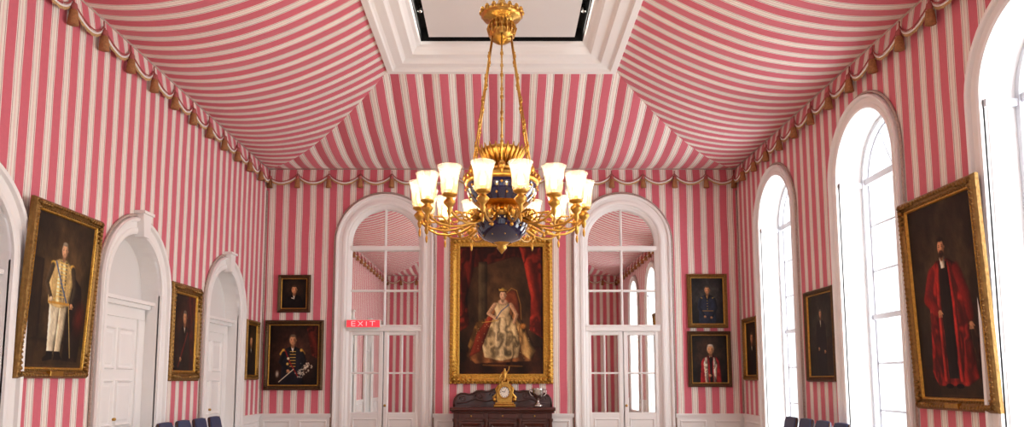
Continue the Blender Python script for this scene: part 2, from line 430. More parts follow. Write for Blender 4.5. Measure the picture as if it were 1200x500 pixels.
valance('scalloped_valance','back',-XW,XW); valance('scalloped_valance','left',YR,YB); valance('scalloped_valance','right',YR,YB); valance('scalloped_valance','rear',-XW,XW)
for sx in(-1,1):
    tcount[0]+=1
    mm=M(); mm.tube([(sx*(XW-.02),YB-.02,.9),(sx*(XW-.02),YB-.02,5.8)],.02,ROPE,6); mm.obj('trim_%d'%tcount[0])

# ------------------------------------------------------------ portrait painter
def blur(mk,n):
    for _ in range(n):
        q=np.pad(mk,1,mode='edge'); mk=(q[1:-1,1:-1]*2+q[:-2,1:-1]+q[2:,1:-1]+q[1:-1,:-2]+q[1:-1,2:])/6
    return mk
class P:
    def __init__(s,w,h,rows,bg,bg2=None,seed=1):
        s.asp=w/h; s.R=rows; s.C=max(8,int(rows*s.asp))
        s.X,s.Y=np.meshgrid(np.linspace(-s.asp/2,s.asp/2,s.C),np.linspace(0,1,s.R))
        s.a=np.zeros((s.R,s.C,3)); bg=np.array(bg,float); bg2=np.array(bg2 if bg2 is not None else bg,float)
        s.rng=rng=np.random.RandomState(seed)
        t=np.clip(1-np.hypot(s.X/s.asp,(s.Y-.4))*1.5,0,1)[...,None]
        s.a[:]=bg*(1-t)+bg2*t
        s.noise=np.zeros_like(s.X)
        for k,am in((5,.4),(12,.35),(26,.25)):
            g=rng.rand(k+2,k+2); yi=s.Y*k; xi=(s.X/s.asp+.5)*k
            y0=np.floor(yi).astype(int);x0=np.floor(xi).astype(int);fy=yi-y0;fx=xi-x0
            fx=fx*fx*(3-2*fx); fy=fy*fy*(3-2*fy)
            v=(g[y0,x0]*(1-fx)+g[y0,x0+1]*fx)*(1-fy)+(g[y0+1,x0]*(1-fx)+g[y0+1,x0+1]*fx)*fy
            s.noise+= (v-.5)*am*2
        s.a*= (1+.35*s.noise)[...,None]
    def put(s,mask,colimg): s.a=s.a*(1-mask[...,None])+colimg*mask[...,None]
    def ell(s,cx,cy,rx,ry,col,soft=.2,rot=0,al=1.,flat=False):
        c,n=math.cos(math.radians(rot)),math.sin(math.radians(rot)); dx=s.X-cx;dy=s.Y-cy
        u=(dx*c+dy*n)/rx; v=(-dx*n+dy*c)/ry; r=np.hypot(u,v)
        sh=1 if flat else np.clip(1.06-.32*((u-(-.35))**2+(v+.35)**2)*.6,.45,1.1)[...,None]
        s.put(np.clip((1-r)/soft,0,1)*al,np.array(col,float)*sh)
    def poly(s,pts,col,bl=1,al=1.,shade=None,flat=False):
        ins=np.zeros(s.X.shape,bool); n=len(pts)
        for i in range(n):
            x1,y1=pts[i];x2,y2=pts[(i+1)%n]
            if y1==y2: continue
            c=((y1>s.Y)!=(y2>s.Y))&(s.X<(x2-x1)*(s.Y-y1)/(y2-y1)+x1); ins^=c
        mk=blur(ins.astype(float),bl); col=np.array(col,float)
        L=np.ones_like(mk)
        if not flat:
            k=max(2,s.R//50); big=blur(mk,k*3)
            gx=np.roll(big,k,1)-np.roll(big,-k,1); gy=np.roll(big,k,0)-np.roll(big,-k,0)
            L=np.clip(.62+.38*big-.35*gx+.2*gy+.25*s.noise,.3,1.25)
        if shade is not None:
            f=.5+.5*np.sin(s.X*shade+np.sin(s.Y*9+s.noise*4)*1.5+s.noise*5); L=L*(.6+.5*f)
        s.put(mk*al,col*L[...,None])
    def line(s,pts,w,col,al=1.):
        for (x1,y1),(x2,y2) in zip(pts[:-1],pts[1:]):
            L=(x2-x1)**2+(y2-y1)**2+1e-9; t=np.clip(((s.X-x1)*(x2-x1)+(s.Y-y1)*(y2-y1))/L,0,1)
            ex=s.X-x1-t*(x2-x1); d=np.hypot(ex,s.Y-y1-t*(y2-y1))
            sh=np.clip(.9-.35*ex/w,.5,1.15)[...,None] if w>.012 else 1
            s.put(np.clip((w-d)/(w*.5),0,1)*al,np.array(col,float)*sh)
    def limb(s,p0,p1,p2,w0,w1,col):
        for a,b,wa,wb in((p0,p1,w0,(w0+w1)/2),(p1,p2,(w0+w1)/2,w1)):
            for t in np.linspace(0,1,6)[:-1]:
                s.line([(a[0]+(b[0]-a[0])*t,a[1]+(b[1]-a[1])*t),(a[0]+(b[0]-a[0])*(t+.2),a[1]+(b[1]-a[1])*(t+.2))],wa+(wb-wa)*t,col)
    def head(s,cx,cy,r,hair=(60,44,34),skin=(212,160,124),beard=None):
        s.ell(cx,cy-.12*r,.86*r,1.12*r,hair,.25)
        s.ell(cx,cy+1.1*r,.42*r,.6*r,[k*.62 for k in skin],.3,flat=True)
        s.ell(cx+.0*r,cy+.06*r,.72*r,1.05*r,skin,.22)
        s.ell(cx+.0*r,cy-.88*r,.74*r,.34*r,hair,.5)
        s.ell(cx+.45*r,cy+.2*r,.34*r,.85*r,[k*.55 for k in skin],.9,0,.75,flat=True)
        for sx in(-1,1):
            s.ell(cx+sx*.28*r-.04*r,cy-.06*r,.19*r,.12*r,[k*.62 for k in skin],.9,flat=True)
            s.ell(cx+sx*.28*r-.04*r,cy-.06*r,.11*r,.06*r,(40,28,24),.6,flat=True); s.ell(cx+sx*.28*r-.04*r,cy-.26*r,.2*r,.05*r,[k*.6 for k in hair],.8,flat=True)
        s.ell(cx+.72*r,cy+.05*r,.1*r,.22*r,[k*.7 for k in skin],.4)
        s.ell(cx-.05*r,cy+.16*r,.09*r,.26*r,[min(255,k*1.1) for k in skin],.8,flat=True); s.ell(cx-.02*r,cy+.42*r,.14*r,.05*r,[k*.6 for k in skin],.6,flat=True)
        s.ell(cx-.02*r,cy+.6*r,.22*r,.06*r,(150,74,64),.7,flat=True)
        s.ell(cx-.3*r,cy+.25*r,.2*r,.2*r,(225,140,112),.9,0,.5,flat=True)
        if beard: s.ell(cx,cy+.78*r,.56*r,.52*r,beard,.4); s.ell(cx-.02*r,cy+.58*r,.2*r,.05*r,(140,66,58),.5,flat=True)
    def bust(s,cx,cy,r,coat,shirt=(225,220,210),**k):
        s.poly([(cx-.5*r,cy+1.25*r),(cx+.5*r,cy+1.25*r),(cx+1.5*r,cy+1.75*r),(cx+2.0*r,cy+2.6*r),(cx+2.3*r,1.05),(cx-2.3*r,1.05),(cx-2.0*r,cy+2.6*r),(cx-1.5*r,cy+1.75*r)],coat,2)
        s.poly([(cx-.38*r,cy+1.15*r),(cx+.38*r,cy+1.15*r),(cx+.03*r,cy+2.6*r)],shirt,1)
        s.poly([(cx-.4*r,cy+1.15*r),(cx-.85*r,cy+1.6*r),(cx,cy+3.2*r),(cx+.0*r,cy+2.6*r)],[q*.6 for q in coat],1)
        s.poly([(cx+.4*r,cy+1.15*r),(cx+.85*r,cy+1.6*r),(cx+.02*r,cy+3.2*r),(cx+.02*r,cy+2.6*r)],[q*.55 for q in coat],1)
        s.head(cx,cy,r,**k)
    def hand(s,x,y,r,skin=(205,155,120)):
        s.ell(x,y,r,r*.75,skin,.3)
        for k in range(4): s.line([(x-r*.6+k*r*.4,y+r*.4),(x-r*.7+k*r*.45,y+r*1.2)],r*.17,skin)
        s.line([(x+r*.7,y),(x+r*1.2,y+r*.5)],r*.18,skin)
    def finish(s,dark=.9):
        nz=s.rng.rand(s.R,s.C)
        st=sum(np.roll(np.roll(nz,k,0),k//2,1) for k in range(-2,3))/5-.5
        s.a*= (1+.4*st+.12*s.noise)[...,None]
        # gentle contrast curve, as in a varnished oil
        g=s.a/255; s.a=255*(g*.75+.25*g*g*(3-2*g)*1.15)
        vg=1-.4*np.clip(np.hypot(s.X/s.asp*1.5,(s.Y-.45)*1.35)-.35,0,1)
        s.a*= vg[...,None]*dark*np.array([1.0,.96,.88])
        s.a=np.clip(s.a,10,240); return s
def srgb2lin(a):
    a=np.clip(a/255,0,1); return np.where(a<=.04045,a/12.92,((a+.055)/1.055)**2.4)
def painting(name,side,u0,u1,z0,z1,pic,fw,fmat,ornate=0,plaque=False,dark=.9,tilt=0.,off=0.):
    pic.finish(dark)
    cu=(u0+u1)/2; w=u1-u0; h=z1-z0; loc,r=wl(side,cu,(z0+z1)/2)
    o_=off+math.sin(tilt)*h/2
    d={'back':(0,-1),'left':(1,0),'right':(-1,0),'rear':(0,1)}[side]
    loc=(loc[0]+d[0]*o_,loc[1]+d[1]*o_,loc[2])
    e=empty(name,loc,r); e.rotation_euler=(tilt,0,r)
    x0,x1,a0,a1=-w/2,w/2,-h/2,h/2
    mm=M()
    mm.rectloops(x0,x1,a0,a1,[(0,-.01),(0,-.05),(fw*.1,-.075),(fw*.22,-.09),(fw*.34,-.085),(fw*.45,-.065),(fw*.62,-.05),(fw*.78,-.05)],fmat)
    mm.rectloops(x0,x1,a0,a1,[(fw*.78,-.05),(fw*.82,-.06),(fw*.92,-.055),(fw,-.03)],GOLDF)
    def along(off,step,rad,y,mt):
        xs=x1-off; zs=a1-off
        nx=max(2,int(2*xs/step)); nz=max(2,int(2*zs/step))
        pr=[(rad*math.sin(pi*q/4)+1e-4,-rad*math.cos(pi*q/4)) for q in range(5)]
        for k in range(nx+1):
            for zz in(-zs,zs): mm.lathe(pr,mt,(-xs+2*xs*k/nx,y,zz),6)
        for k in range(1,nz):
            for xx in(-xs,xs): mm.lathe(pr,mt,(xx,y,-zs+2*zs*k/nz),6)
    along(fw*.7,fw*.3,fw*.07,-.055,fmat)
    if ornate:
        along(fw*.28,fw*.38,fw*.13,-.082,fmat)
        for cx in(-1,1):
            for cz in(-1,1):
                for t in range(5):
                    dd=t*fw*.45
                    mm.sphere((cx*(w/2-fw*.4-dd),-.07,cz*(h/2-fw*.4)),fw*(.3-.03*t),fmat,8,.8); mm.sphere((cx*(w/2-fw*.4),-.07,cz*(h/2-fw*.4-dd)),fw*(.3-.03*t),fmat,8,.8)
    if ornate>1: along(fw*.1,fw*.42,fw*.15,-.055,fmat)
    if plaque: mm.bbox(-.13,.13,-.105,-.05,a0+fw*.2,a0+fw*.2+.06,GOLD,.005)
    mm.obj('frame',e)
    mm=M(); mm.box(x0+.02,x1-.02,-.02,-.001,a0+.02,a1-.02,WOODD); mm.obj('backing',e)
    R,C=pic.R,pic.C
    cx0,cx1,cz0,cz1=x0+fw*.95,x1-fw*.95,a0+fw*.95,a1-fw*.95
    xs,zs=np.meshgrid(np.linspace(cx0,cx1,C),np.linspace(cz1,cz0,R))
    co=np.stack([xs,np.full_like(xs,-.035),zs],-1).reshape(-1,3)
    idx=np.arange(R*C).reshape(R,C)
    q=np.stack([idx[:-1,:-1],idx[1:,:-1],idx[1:,1:],idx[:-1,1:]],-1).reshape(-1,4)
    me=bpy.data.meshes.new('canvas'); me.vertices.add(R*C); me.vertices.foreach_set('co',co.ravel())
    nq=len(q); me.loops.add(nq*4); me.loops.foreach_set('vertex_index',q.ravel().astype(np.int32))
    me.polygons.add(nq); me.polygons.foreach_set('loop_start',np.arange(0,nq*4,4,dtype=np.int32)); me.update(calc_edges=True)
    ca=me.color_attributes.new('Col','FLOAT_COLOR','POINT'); L=srgb2lin(pic.a).reshape(-1,3)
    ca.data.foreach_set('color',np.concatenate([L,np.ones((R*C,1))],1).ravel().astype(np.float32))
    me.materials.append(CANV)
    ob=bpy.data.objects.new('canvas',me); bpy.context.collection.objects.link(ob); ob.parent=e
    return e
def cs(w,h,fw): return w-1.9*fw,h-1.9*fw

# --- queen portrait (seated, crowned, state robes)
w,h,fw=2.25,3.22,.22; cw,chh=cs(w,h,fw)
p=P(cw,chh,380,(48,34,25),(98,72,48),1)
p.poly([(-.36,-.05),(.36,-.05),(.36,.12),(.1,.08),(-.1,.14),(-.36,.2)],(88,32,24),5,shade=60)
p.poly([(-.36,.0),(-.2,.0),(-.22,.2),(-.27,.4),(-.25,.62),(-.36,.7)],(118,42,32),4,shade=70)
p.poly([(.36,.0),(.14,.0),(.18,.15),(.23,.4),(.22,.66),(.36,.75)],(144,50,36),4,shade=60)
p.poly([(-.18,.12),(-.11,.12),(-.11,.6),(-.18,.6)],(82,68,50),4)
p.poly([(-.36,.82),(.36,.78),(.36,1.05),(-.36,1.05)],(76,46,32),5,shade=25)
p.poly([(.02,.36),(.12,.34),(.15,.46),(.16,.72),(.02,.7)],(118,64,42),4)
p.line([(.04,.37),(.08,.33),(.12,.35),(.15,.46),(.16,.7)],.005,(156,116,58),.8)
p.poly([(-.20,.60),(-.1,.56),(-.12,.8),(-.24,.9),(-.26,.78)],(124,90,50),3,shade=50)
p.poly([(-.07,.47),(.07,.46),(.13,.54),(.18,.62),(.27,.82),(.24,.9),(-.2,.92),(-.27,.86),(-.18,.7),(-.12,.58)],(138,92,58),3,shade=60)
p.poly([(-.05,.52),(.06,.52),(.12,.62),(.15,.78),(.13,.87),(0,.9),(-.13,.87),(-.15,.78),(-.10,.63)],(206,180,138),3,shade=48)
p.poly([(-.04,.53),(.03,.53),(.05,.65),(.04,.86),(-.04,.87),(-.06,.66)],(216,194,158),5,al=.6,shade=70)
p.poly([(.09,.52),(.15,.6),(.27,.82),(.22,.89),(.16,.84),(.13,.66)],(184,146,96),3,shade=60)
p.poly([(-.09,.54),(-.05,.53),(-.1,.66),(-.16,.82),(-.25,.87),(-.19,.68)],(134,58,40),3)
p.poly([(-.045,.445),(.07,.445),(.075,.49),(.045,.56),(-.03,.56),(-.055,.49)],(204,178,140),2)
p.limb((-.05,.46),(-.10,.53),(-.03,.575),.02,.013,(212,170,138)); p.limb((.075,.46),(.12,.54),(.1,.6),.02,.013,(206,162,130))
p.line([(.06,.46),(.0,.51),(-.04,.57)],.006,(80,92,124),.8)
p.ell(.012,.44,.045,.028,(220,180,150),.4)
p.head(.012,.385,.038,hair=(84,56,34),skin=(234,190,158))
p.poly([(-.018,.353),(-.022,.33),(-.008,.340),(.012,.322),(.032,.340),(.046,.33),(.042,.353)],(200,162,84),1)
p.line([(-.03,.585),(-.15,.60)],.004,(200,160,76),.8); p.ell(.17,.63,.03,.03,(180,120,60),.5)
p.line([(-.14,.93),(.16,.94)],.008,(150,104,50),.7)
for k in range(60):
    a=random.random(); p.ell(-.2+.42*a,.6+.29*random.random(),.004,.006,(224,200,146),.6,0,.6)
painting('royal_portrait_painting','back',-1.135,1.115,1.52,4.74,p,fw,GOLDF,2,dark=.92)

# --- left: full-length officer in cream and gold
w,h,fw=1.43,1.99,.13; cw,chh=cs(w,h,fw)
p=P(cw,chh,300,(48,38,27),(98,78,54),2)
p.poly([(-.4,.80),(.4,.84),(.4,1.05),(-.4,1.05)],(70,54,38),6)
p.poly([(.09,.34),(.24,.44),(.30,.7),(.28,.96),(.10,.95)],(40,30,25),3,shade=30)
p.ell(.26,.66,.10,.16,(92,34,28),.8)
p.poly([(-.36,.3),(-.22,.3),(-.2,.8),(-.36,.85)],(58,44,31),6)
p.poly([(-.115,.54),(.015,.54),(.01,.74),(-.02,.93),(-.085,.93),(-.10,.74)],(242,234,214),1)
p.poly([(.0,.54),(.10,.55),(.085,.74),(.06,.93),(.0,.93),(.0,.74)],(226,214,190),1)
p.line([(.004,.58),(-.004,.9)],.004,(110,96,78))
p.poly([(-.09,.89),(-.02,.89),(-.02,.945),(-.12,.96),(-.125,.94),(-.09,.92)],(26,20,18),1); p.poly([(.0,.89),(.062,.89),(.07,.92),(.1,.945),(.0,.95)],(26,20,18),1)
p.poly([(-.05,.275),(.045,.275),(.115,.315),(.135,.43),(.115,.58),(.04,.60),(-.04,.60),(-.13,.58),(-.145,.43),(-.125,.31)],(196,172,126),1)
p.poly([(-.05,.29),(.045,.29),(.05,.57),(-.055,.57)],(236,216,172),2,shade=90)
for k in range(10): p.line([(-.05,.30+k*.025),(.045,.302+k*.025)],.0045,(226,190,104),.9)
for k in range(70):
    p.ell(-.11+.22*random.random(),.3+.28*random.random(),.006,.006,(236,206,124),.5,0,.7)
p.ell(-.115,.315,.035,.022,(224,184,92),.4); p.ell(.11,.315,.035,.022,(210,168,84),.4)
p.limb((-.12,.33),(-.165,.45),(-.10,.545),.03,.02,(84,72,58)); p.limb((.12,.33),(.165,.46),(.14,.56),.03,.02,(70,60,50))
p.line([(-.085,.3),(.0,.44),(.08,.56)],.010,(80,100,146),.9); p.line([(-.12,.57),(.11,.57)],.010,(196,150,70))
p.ell(-.10,.55,.022,.02,(226,206,180),.3); p.hand(.14,.575,.02)
p.line([(.11,.58),(.19,.93)],.005,(200,180,120))
p.head(-.002,.215,.05,hair=(150,140,128),skin=(226,178,146))
painting('officer_portrait_painting','left',8.22,9.65,1.62,3.61,p,fw,GOLDD,1,True,dark=.97,tilt=.05)
w,h,fw=1.17,1.56,.17; cw,chh=cs(w,h,fw)
p=P(cw,chh,180,(42,29,23),(80,50,36),3); p.poly([(.05,0),(.4,0),(.4,1),(.2,1)],(94,36,27),4,shade=40)
p.bust(.0,.3,.085,(46,38,36),hair=(120,112,104)); p.line([(.1,.5),(-.16,.95)],.018,(124,44,38)); p.hand(-.1,.84,.03)
painting('gentleman_portrait_painting','left',12.03,13.2,1.59,3.15,p,fw,GOLDD,2)
w,h,fw=.8,1.24,.11; cw,chh=cs(w,h,fw)
p=P(cw,chh,150,(33,26,21),(80,61,42),4); p.bust(0,.32,.1,(44,38,40),hair=(80,60,44))
painting('gentleman_portrait_painting','left',15.6,16.42,1.6,2.84,p,fw,GOLDD,1)

# --- right: man in red robe
w,h,fw=1.59,2.58,.15; cw,chh=cs(w,h,fw)
p=P(cw,chh,340,(42,35,29),(86,71,54),5)
p.poly([(-.4,.84),(.4,.82),(.4,1.05),(-.4,1.05)],(62,48,36),6)
p.poly([(.18,.55),(.34,.53),(.34,.93),(.2,.9)],(66,44,32),3,shade=40)
p.poly([(-.05,.30),(.05,.30),(.115,.335),(.155,.48),(.175,.66),(.21,.90),(.12,.94),(-.13,.94),(-.18,.88),(-.155,.64),(-.145,.46),(-.115,.335)],(146,42,40),1,shade=62)
p.poly([(-.03,.31),(.04,.31),(.052,.52),(.045,.9),(-.035,.9),(-.045,.52)],(34,27,27),1)
p.poly([(-.05,.31),(-.03,.31),(-.045,.57),(-.045,.92),(-.078,.92),(-.08,.54)],(172,54,48),1)
p.poly([(.04,.31),(.062,.31),(.085,.52),(.09,.92),(.055,.92),(.055,.52)],(156,46,42),1)
p.limb((-.105,.36),(-.165,.49),(-.08,.56),.04,.034,(138,38,38)); p.limb((.11,.36),(.175,.50),(.19,.6),.04,.034,(122,34,34))
p.hand(-.06,.565,.02); p.hand(.19,.64,.02)
p.poly([(-.02,.285),(.028,.285),(.018,.345),(-.012,.345)],(228,222,212),1)
p.ell(-.04,.94,.035,.013,(14,12,12)); p.ell(.05,.94,.035,.013,(14,12,12))
p.head(.0,.235,.045,hair=(44,33,28),skin=(208,158,126),beard=(56,42,36))
painting('robed_judge_portrait_painting','right',8.09,9.68,1.25,3.83,p,fw,GOLDD,1,True,dark=.97,tilt=.04)
w,h,fw=1.14,1.54,.1; cw,chh=cs(w,h,fw)
p=P(cw,chh,180,(33,32,31),(72,69,64),6)
p.poly([(-.06,.32),(.06,.32),(.13,.38),(.15,.62),(.12,.98),(-.12,.98),(-.15,.62),(-.13,.38)],(31,30,34),1)
p.poly([(-.02,.31),(.02,.31),(0,.42)],(214,210,200),1); p.hand(-.07,.66,.022); p.hand(.1,.7,.022)
p.head(0,.24,.05,hair=(120,112,104)); p.poly([(.16,.55),(.36,.5),(.36,1),(.16,1)],(54,41,32),4)
painting('statesman_portrait_painting','right',11.97,13.11,1.57,3.09,p,fw,BRONZE,0)
w,h,fw=.9,1.32,.12; cw,chh=cs(w,h,fw)
p=P(cw,chh,140,(33,28,25),(72,60,50),7); p.bust(0,.3,.1,(36,35,40),hair=(90,80,70))
painting('gentleman_portrait_painting','right',15.58,16.5,1.59,2.91,p,fw,GOLDD,1)
fw=.1; cw,chh=cs(.72,.83,fw)
p=P(cw,chh,130,(26,22,20),(66,52,40),8); p.bust(.0,.36,.14,(28,26,28),(240,236,228),hair=(70,56,46)); p.ell(-.05,.66,.06,.02,(232,228,220),.3,20)
painting('gentleman_portrait_painting','back',-4.92,-4.2,3.07,3.9,p,fw,BRONZE,0,dark=1.)
fw=.12; cw,chh=cs(1.28,1.52,fw)
p=P(cw,chh,220,(38,28,25),(82,54,44),9)
p.poly([(.2,.0),(.45,.0),(.45,.6),(.3,.5)],(96,42,34),5,shade=40)
p.bust(-.02,.25,.085,(34,35,46),hair=(110,96,84))
p.line([(-.17,.42),(-.21,.48)],.034,(212,170,84)); p.line([(.13,.42),(.17,.48)],.034,(212,170,84))
for k in range(6): p.line([(-.06,.44+k*.05),(.03,.44+k*.05)],.007,(220,180,96))
p.line([(-.14,.43),(-.06,.62),(.08,.86)],.014,(150,44,44)); p.ell(-.09,.56,.028,.028,(236,226,196),.4); p.ell(-.10,.65,.028,.028,(220,190,110),.4)
for k in range(45): p.ell(.2+random.gauss(0,.05),.70+random.gauss(0,.04),.024,.015,(232,228,218),.8,random.random()*180,.8)
for k in range(30): p.ell(.12+random.gauss(0,.03),.82+random.gauss(0,.03),.022,.013,(212,208,200),.8,random.random()*180,.8)
p.limb((-.17,.47),(-.22,.62),(-.1,.74),.042,.026,(33,34,44)); p.limb((.14,.47),(.19,.6),(.1,.72),.042,.026,(31,32,42))
p.hand(-.09,.76,.03); p.line([(-.24,.95),(.0,.74)],.009,(230,224,206)); p.ell(-.27,.82,.04,.08,(196,192,184),.8)
painting('general_portrait_painting','back',-5.17,-3.89,1.38,2.9,p,fw,BRONZE,1,dark=1.)
fw=.1; cw,chh=cs(.88,1.19,fw)
p=P(cw,chh,170,(38,38,42),(80,80,82),10); p.bust(.0,.26,.085,(48,58,80),(180,142,86),hair=(90,82,76))
p.ell(-.13,.44,.035,.022,(190,160,90),.4); p.ell(.13,.44,.035,.022,(180,150,84),.4); p.line([(-.14,.72),(.14,.72)],.012,(150,120,70))
p.limb((-.15,.46),(-.19,.64),(-.08,.82),.04,.03,(43,52,72)); p.limb((.15,.46),(.19,.66),(.1,.84),.04,.03,(39,48,66)); p.hand(-.06,.84,.026); p.hand(.08,.86,.026)
for k in range(4): p.ell(-.0,.5+k*.06,.008,.008,(220,190,110))
painting('soldier_portrait_painting','back',4.07,4.95,2.73,3.92,p,fw,GOLDD,1,dark=1.)
cw,chh=cs(.95,1.21,fw)
p=P(cw,chh,170,(34,27,25),(78,62,50),11); p.bust(.02,.3,.1,(160,42,48),(234,230,224),hair=(196,190,182))
p.poly([(-.1,.47),(-.05,.45),(-.03,1),(-.1,1),(-.13,.6)],(224,216,204),2,shade=50); p.poly([(.08,.45),(.12,.47),(.16,.6),(.13,1),(.08,1)],(204,196,186),2,shade=50)
p.poly([(-.0,.46),(.05,.46),(.06,1),(.0,1)],(36,30,32),1); p.hand(-.0,.84,.03)
painting('academic_portrait_painting','back',4.05,5.0,1.45,2.66,p,fw,BRONZE,0,dark=1.)

# ------------------------------------------------------------ chandelier
CY=8.8; DZ=-.07
ch=empty('chandelier',(0,CY,0))
g=M()
g.tube([(0,0,6.1),(0,0,7.42)],.02,GOLD,10)
g.lathe([(.02,7.25),(.06,7.27),(.05,7.32),(.12,7.36),(.16,7.42),(.16,7.44)],GOLD)
g.lathe([(.02,6.34),(.05,6.3),(.06,6.26),(.04,6.22),(.02,6.18)],GOLD)
g.lathe([(.02,6.18),(.05,6.11),(.08,6.05),(.13,6.03),(.24,5.98),(.25,5.94),(.22,5.90),(.15,5.88),(.12,5.84),(.11,5.8),(.15,5.76),(.16,5.70),(.12,5.64),(.06,5.6),(.001,5.58)],GOLD,seg=32)
for k in range(16):
    a=2*pi*k/16; g.sphere((math.cos(a)*.245,math.sin(a)*.245,5.98),.028,GOLD,6,1.4)
    g.tube([(math.cos(a)*.12,math.sin(a)*.12,5.88),(math.cos(a)*.17,math.sin(a)*.17,5.78),(math.cos(a)*.15,math.sin(a)*.15,5.68)],[.008,.016,.006],GOLD,5)
for k in range(6):
    a=2*pi*(k+.5)/6; A=Vector((math.cos(a)*.13,math.sin(a)*.13,5.68)); B=Vector((math.cos(a)*.39,math.sin(a)*.39,4.0))
    g.tube([A,B],.010,GOLD,6)
    for q in range(1,6):
        c=A.lerp(B,q/6); g.sphere(c,.02,GOLD,8,1.8); g.sphere(c+Vector((0,0,.045)),.014,GOLD,6); g.sphere(c-Vector((0,0,.045)),.014,GOLD,6)
    g.sphere(B,.045,GOLD,8,1.3)
TB=-.09
g.lathe([(.001,4.36+TB),(.1,4.37+TB),(.22,4.39+TB),(.25,4.37+TB),(.24,4.33+TB),(.19,4.26+TB),(.13,4.2+TB),(.09,4.16+TB),(.09,4.1+TB),(.16,4.06+TB),(.3,4.0),(.36,3.95),(.42,3.94),(.44,3.90),(.43,3.87),(.41,3.86)],GOLD,seg=36)
for k in range(24):
    a=2*pi*k/24; c,s=math.cos(a),math.sin(a)
    g.tube([(c*.1,s*.1,4.18+TB),(c*.2,s*.2,4.25+TB),(c*.26,s*.26,4.35+TB),(c*.28,s*.28,4.41+TB)],[.012,.022,.018,.004],GOLD,5)
    g.tube([(c*.42,s*.42,3.89),(c*.45,s*.45,3.94),(c*.43,s*.43,3.99)],[.012,.018,.003],GOLD,5)
g.lathe([(.32,3.64),(.27,3.60),(.22,3.59),(.14,3.58),(.1,3.57),(.1,3.54),(.2,3.52),(.31,3.52),(.34,3.49),(.33,3.46),(.30,3.45)],GOLD,seg=36)
for k in range(30):
    a=2*pi*k/30; c,s=math.cos(a),math.sin(a)
    g.tube([(c*.33,s*.33,3.46),(c*.36,s*.36,3.51),(c*.34,s*.34,3.56)],[.012,.016,.003],GOLD,5)
g.lathe([(.12,3.2),(.08,3.17),(.05,3.15),(.06,3.12),(.035,3.09),(.001,3.05)],GOLD,seg=20)
bl=M()
bl.lathe([(.41,3.87),(.415,3.80),(.39,3.72),(.32,3.64)],BLUE,seg=40)
bl.lathe([(.30,3.45),(.31,3.38),(.275,3.29),(.21,3.22),(.11,3.18)],BLUE,seg=40)
for k in range(20):
    a=2*pi*k/20
    g.sphere((math.cos(a)*.417,math.sin(a)*.417,3.81),.017,GOLD,5); a+=pi/20; g.sphere((math.cos(a)*.378,math.sin(a)*.378,3.70),.014,GOLD,5)
    if k%2: g.sphere((math.cos(a)*.30,math.sin(a)*.30,3.35),.011,GOLD,5); g.sphere((math.cos(a)*.235,math.sin(a)*.235,3.25),.009,GOLD,5)
sh=M(); bu=M(); NL=15; RR=.95
for k in range(NL):
    a=-pi/2+2*pi*(k+.5)/NL; c,s=math.cos(a),math.sin(a)
    f=lambda r,z:(c*r,s*r,z)
    g.tube([f(.3,3.45),f(.4,3.38),f(.52,3.33),f(.66,3.31),f(.8,3.33),f(.9,3.38),f(.95,3.45)],[.018,.018,.015,.014,.014,.014,.018],GOLD,7)
    g.tube([f(.34,3.46),f(.46,3.49),f(.58,3.47),f(.66,3.41),f(.64,3.36),f(.58,3.36),f(.57,3.39)],[.008,.012,.012,.01,.008,.008,.01],GOLD,6)
    g.tube([f(.66,3.31),f(.76,3.41),f(.86,3.40),f(.84,3.35)],[.007,.012,.010,.008],GOLD,6)
    g.tube([f(.36,3.55),f(.36,3.48),f(.42,3.42)],[.012,.01,.014],GOLD,5)
    g.lathe([(.001,3.40),(.018,3.42),(.028,3.46),(.02,3.49),(.05,3.52),(.07,3.555),(.05,3.58),(.03,3.6),(.06,3.615),(.082,3.63),(.082,3.645),(.02,3.65),(.02,3.7),(.001,3.7)],GOLD,(c*RR,s*RR,DZ),14)
    g.lathe([(.001,3.30),(.012,3.32),(.016,3.36),(.006,3.40)],GOLD,(c*RR,s*RR,DZ),8)
    g.sphere(f(.52,3.30),.022,GOLD,7)
    sh.lathe([(.055,3.64),(.088,3.66),(.094,3.72),(.097,3.79),(.105,3.85),(.124,3.92),(.134,3.94)],SHADE,(c*RR,s*RR,DZ),20)
    sh.lathe([(.134,3.94),(.137,3.944),(.134,3.948),(.130,3.944),(.134,3.94)],SHADE,(c*RR,s*RR,DZ),20)
    bu.lathe([(.014,3.68),(.028,3.72),(.034,3.755),(.024,3.80),(.008,3.85),(.001,3.865)],BULB,(c*RR,s*RR,DZ),10)
    l=bpy.data.lights.new('lamp_glow','POINT'); l.energy=4.2; l.color=(1,.78,.5); l.shadow_soft_size=.02
    lo=bpy.data.objects.new('lamp_glow',l); bpy.context.collection.objects.link(lo); lo.parent=ch; lo.location=(c*RR,s*RR,3.89+DZ)
g.obj('gilt_frame',ch); bl.obj('blue_bowls',ch); sh.obj('glass_shades',ch); bu.obj('flame_bulbs',ch)

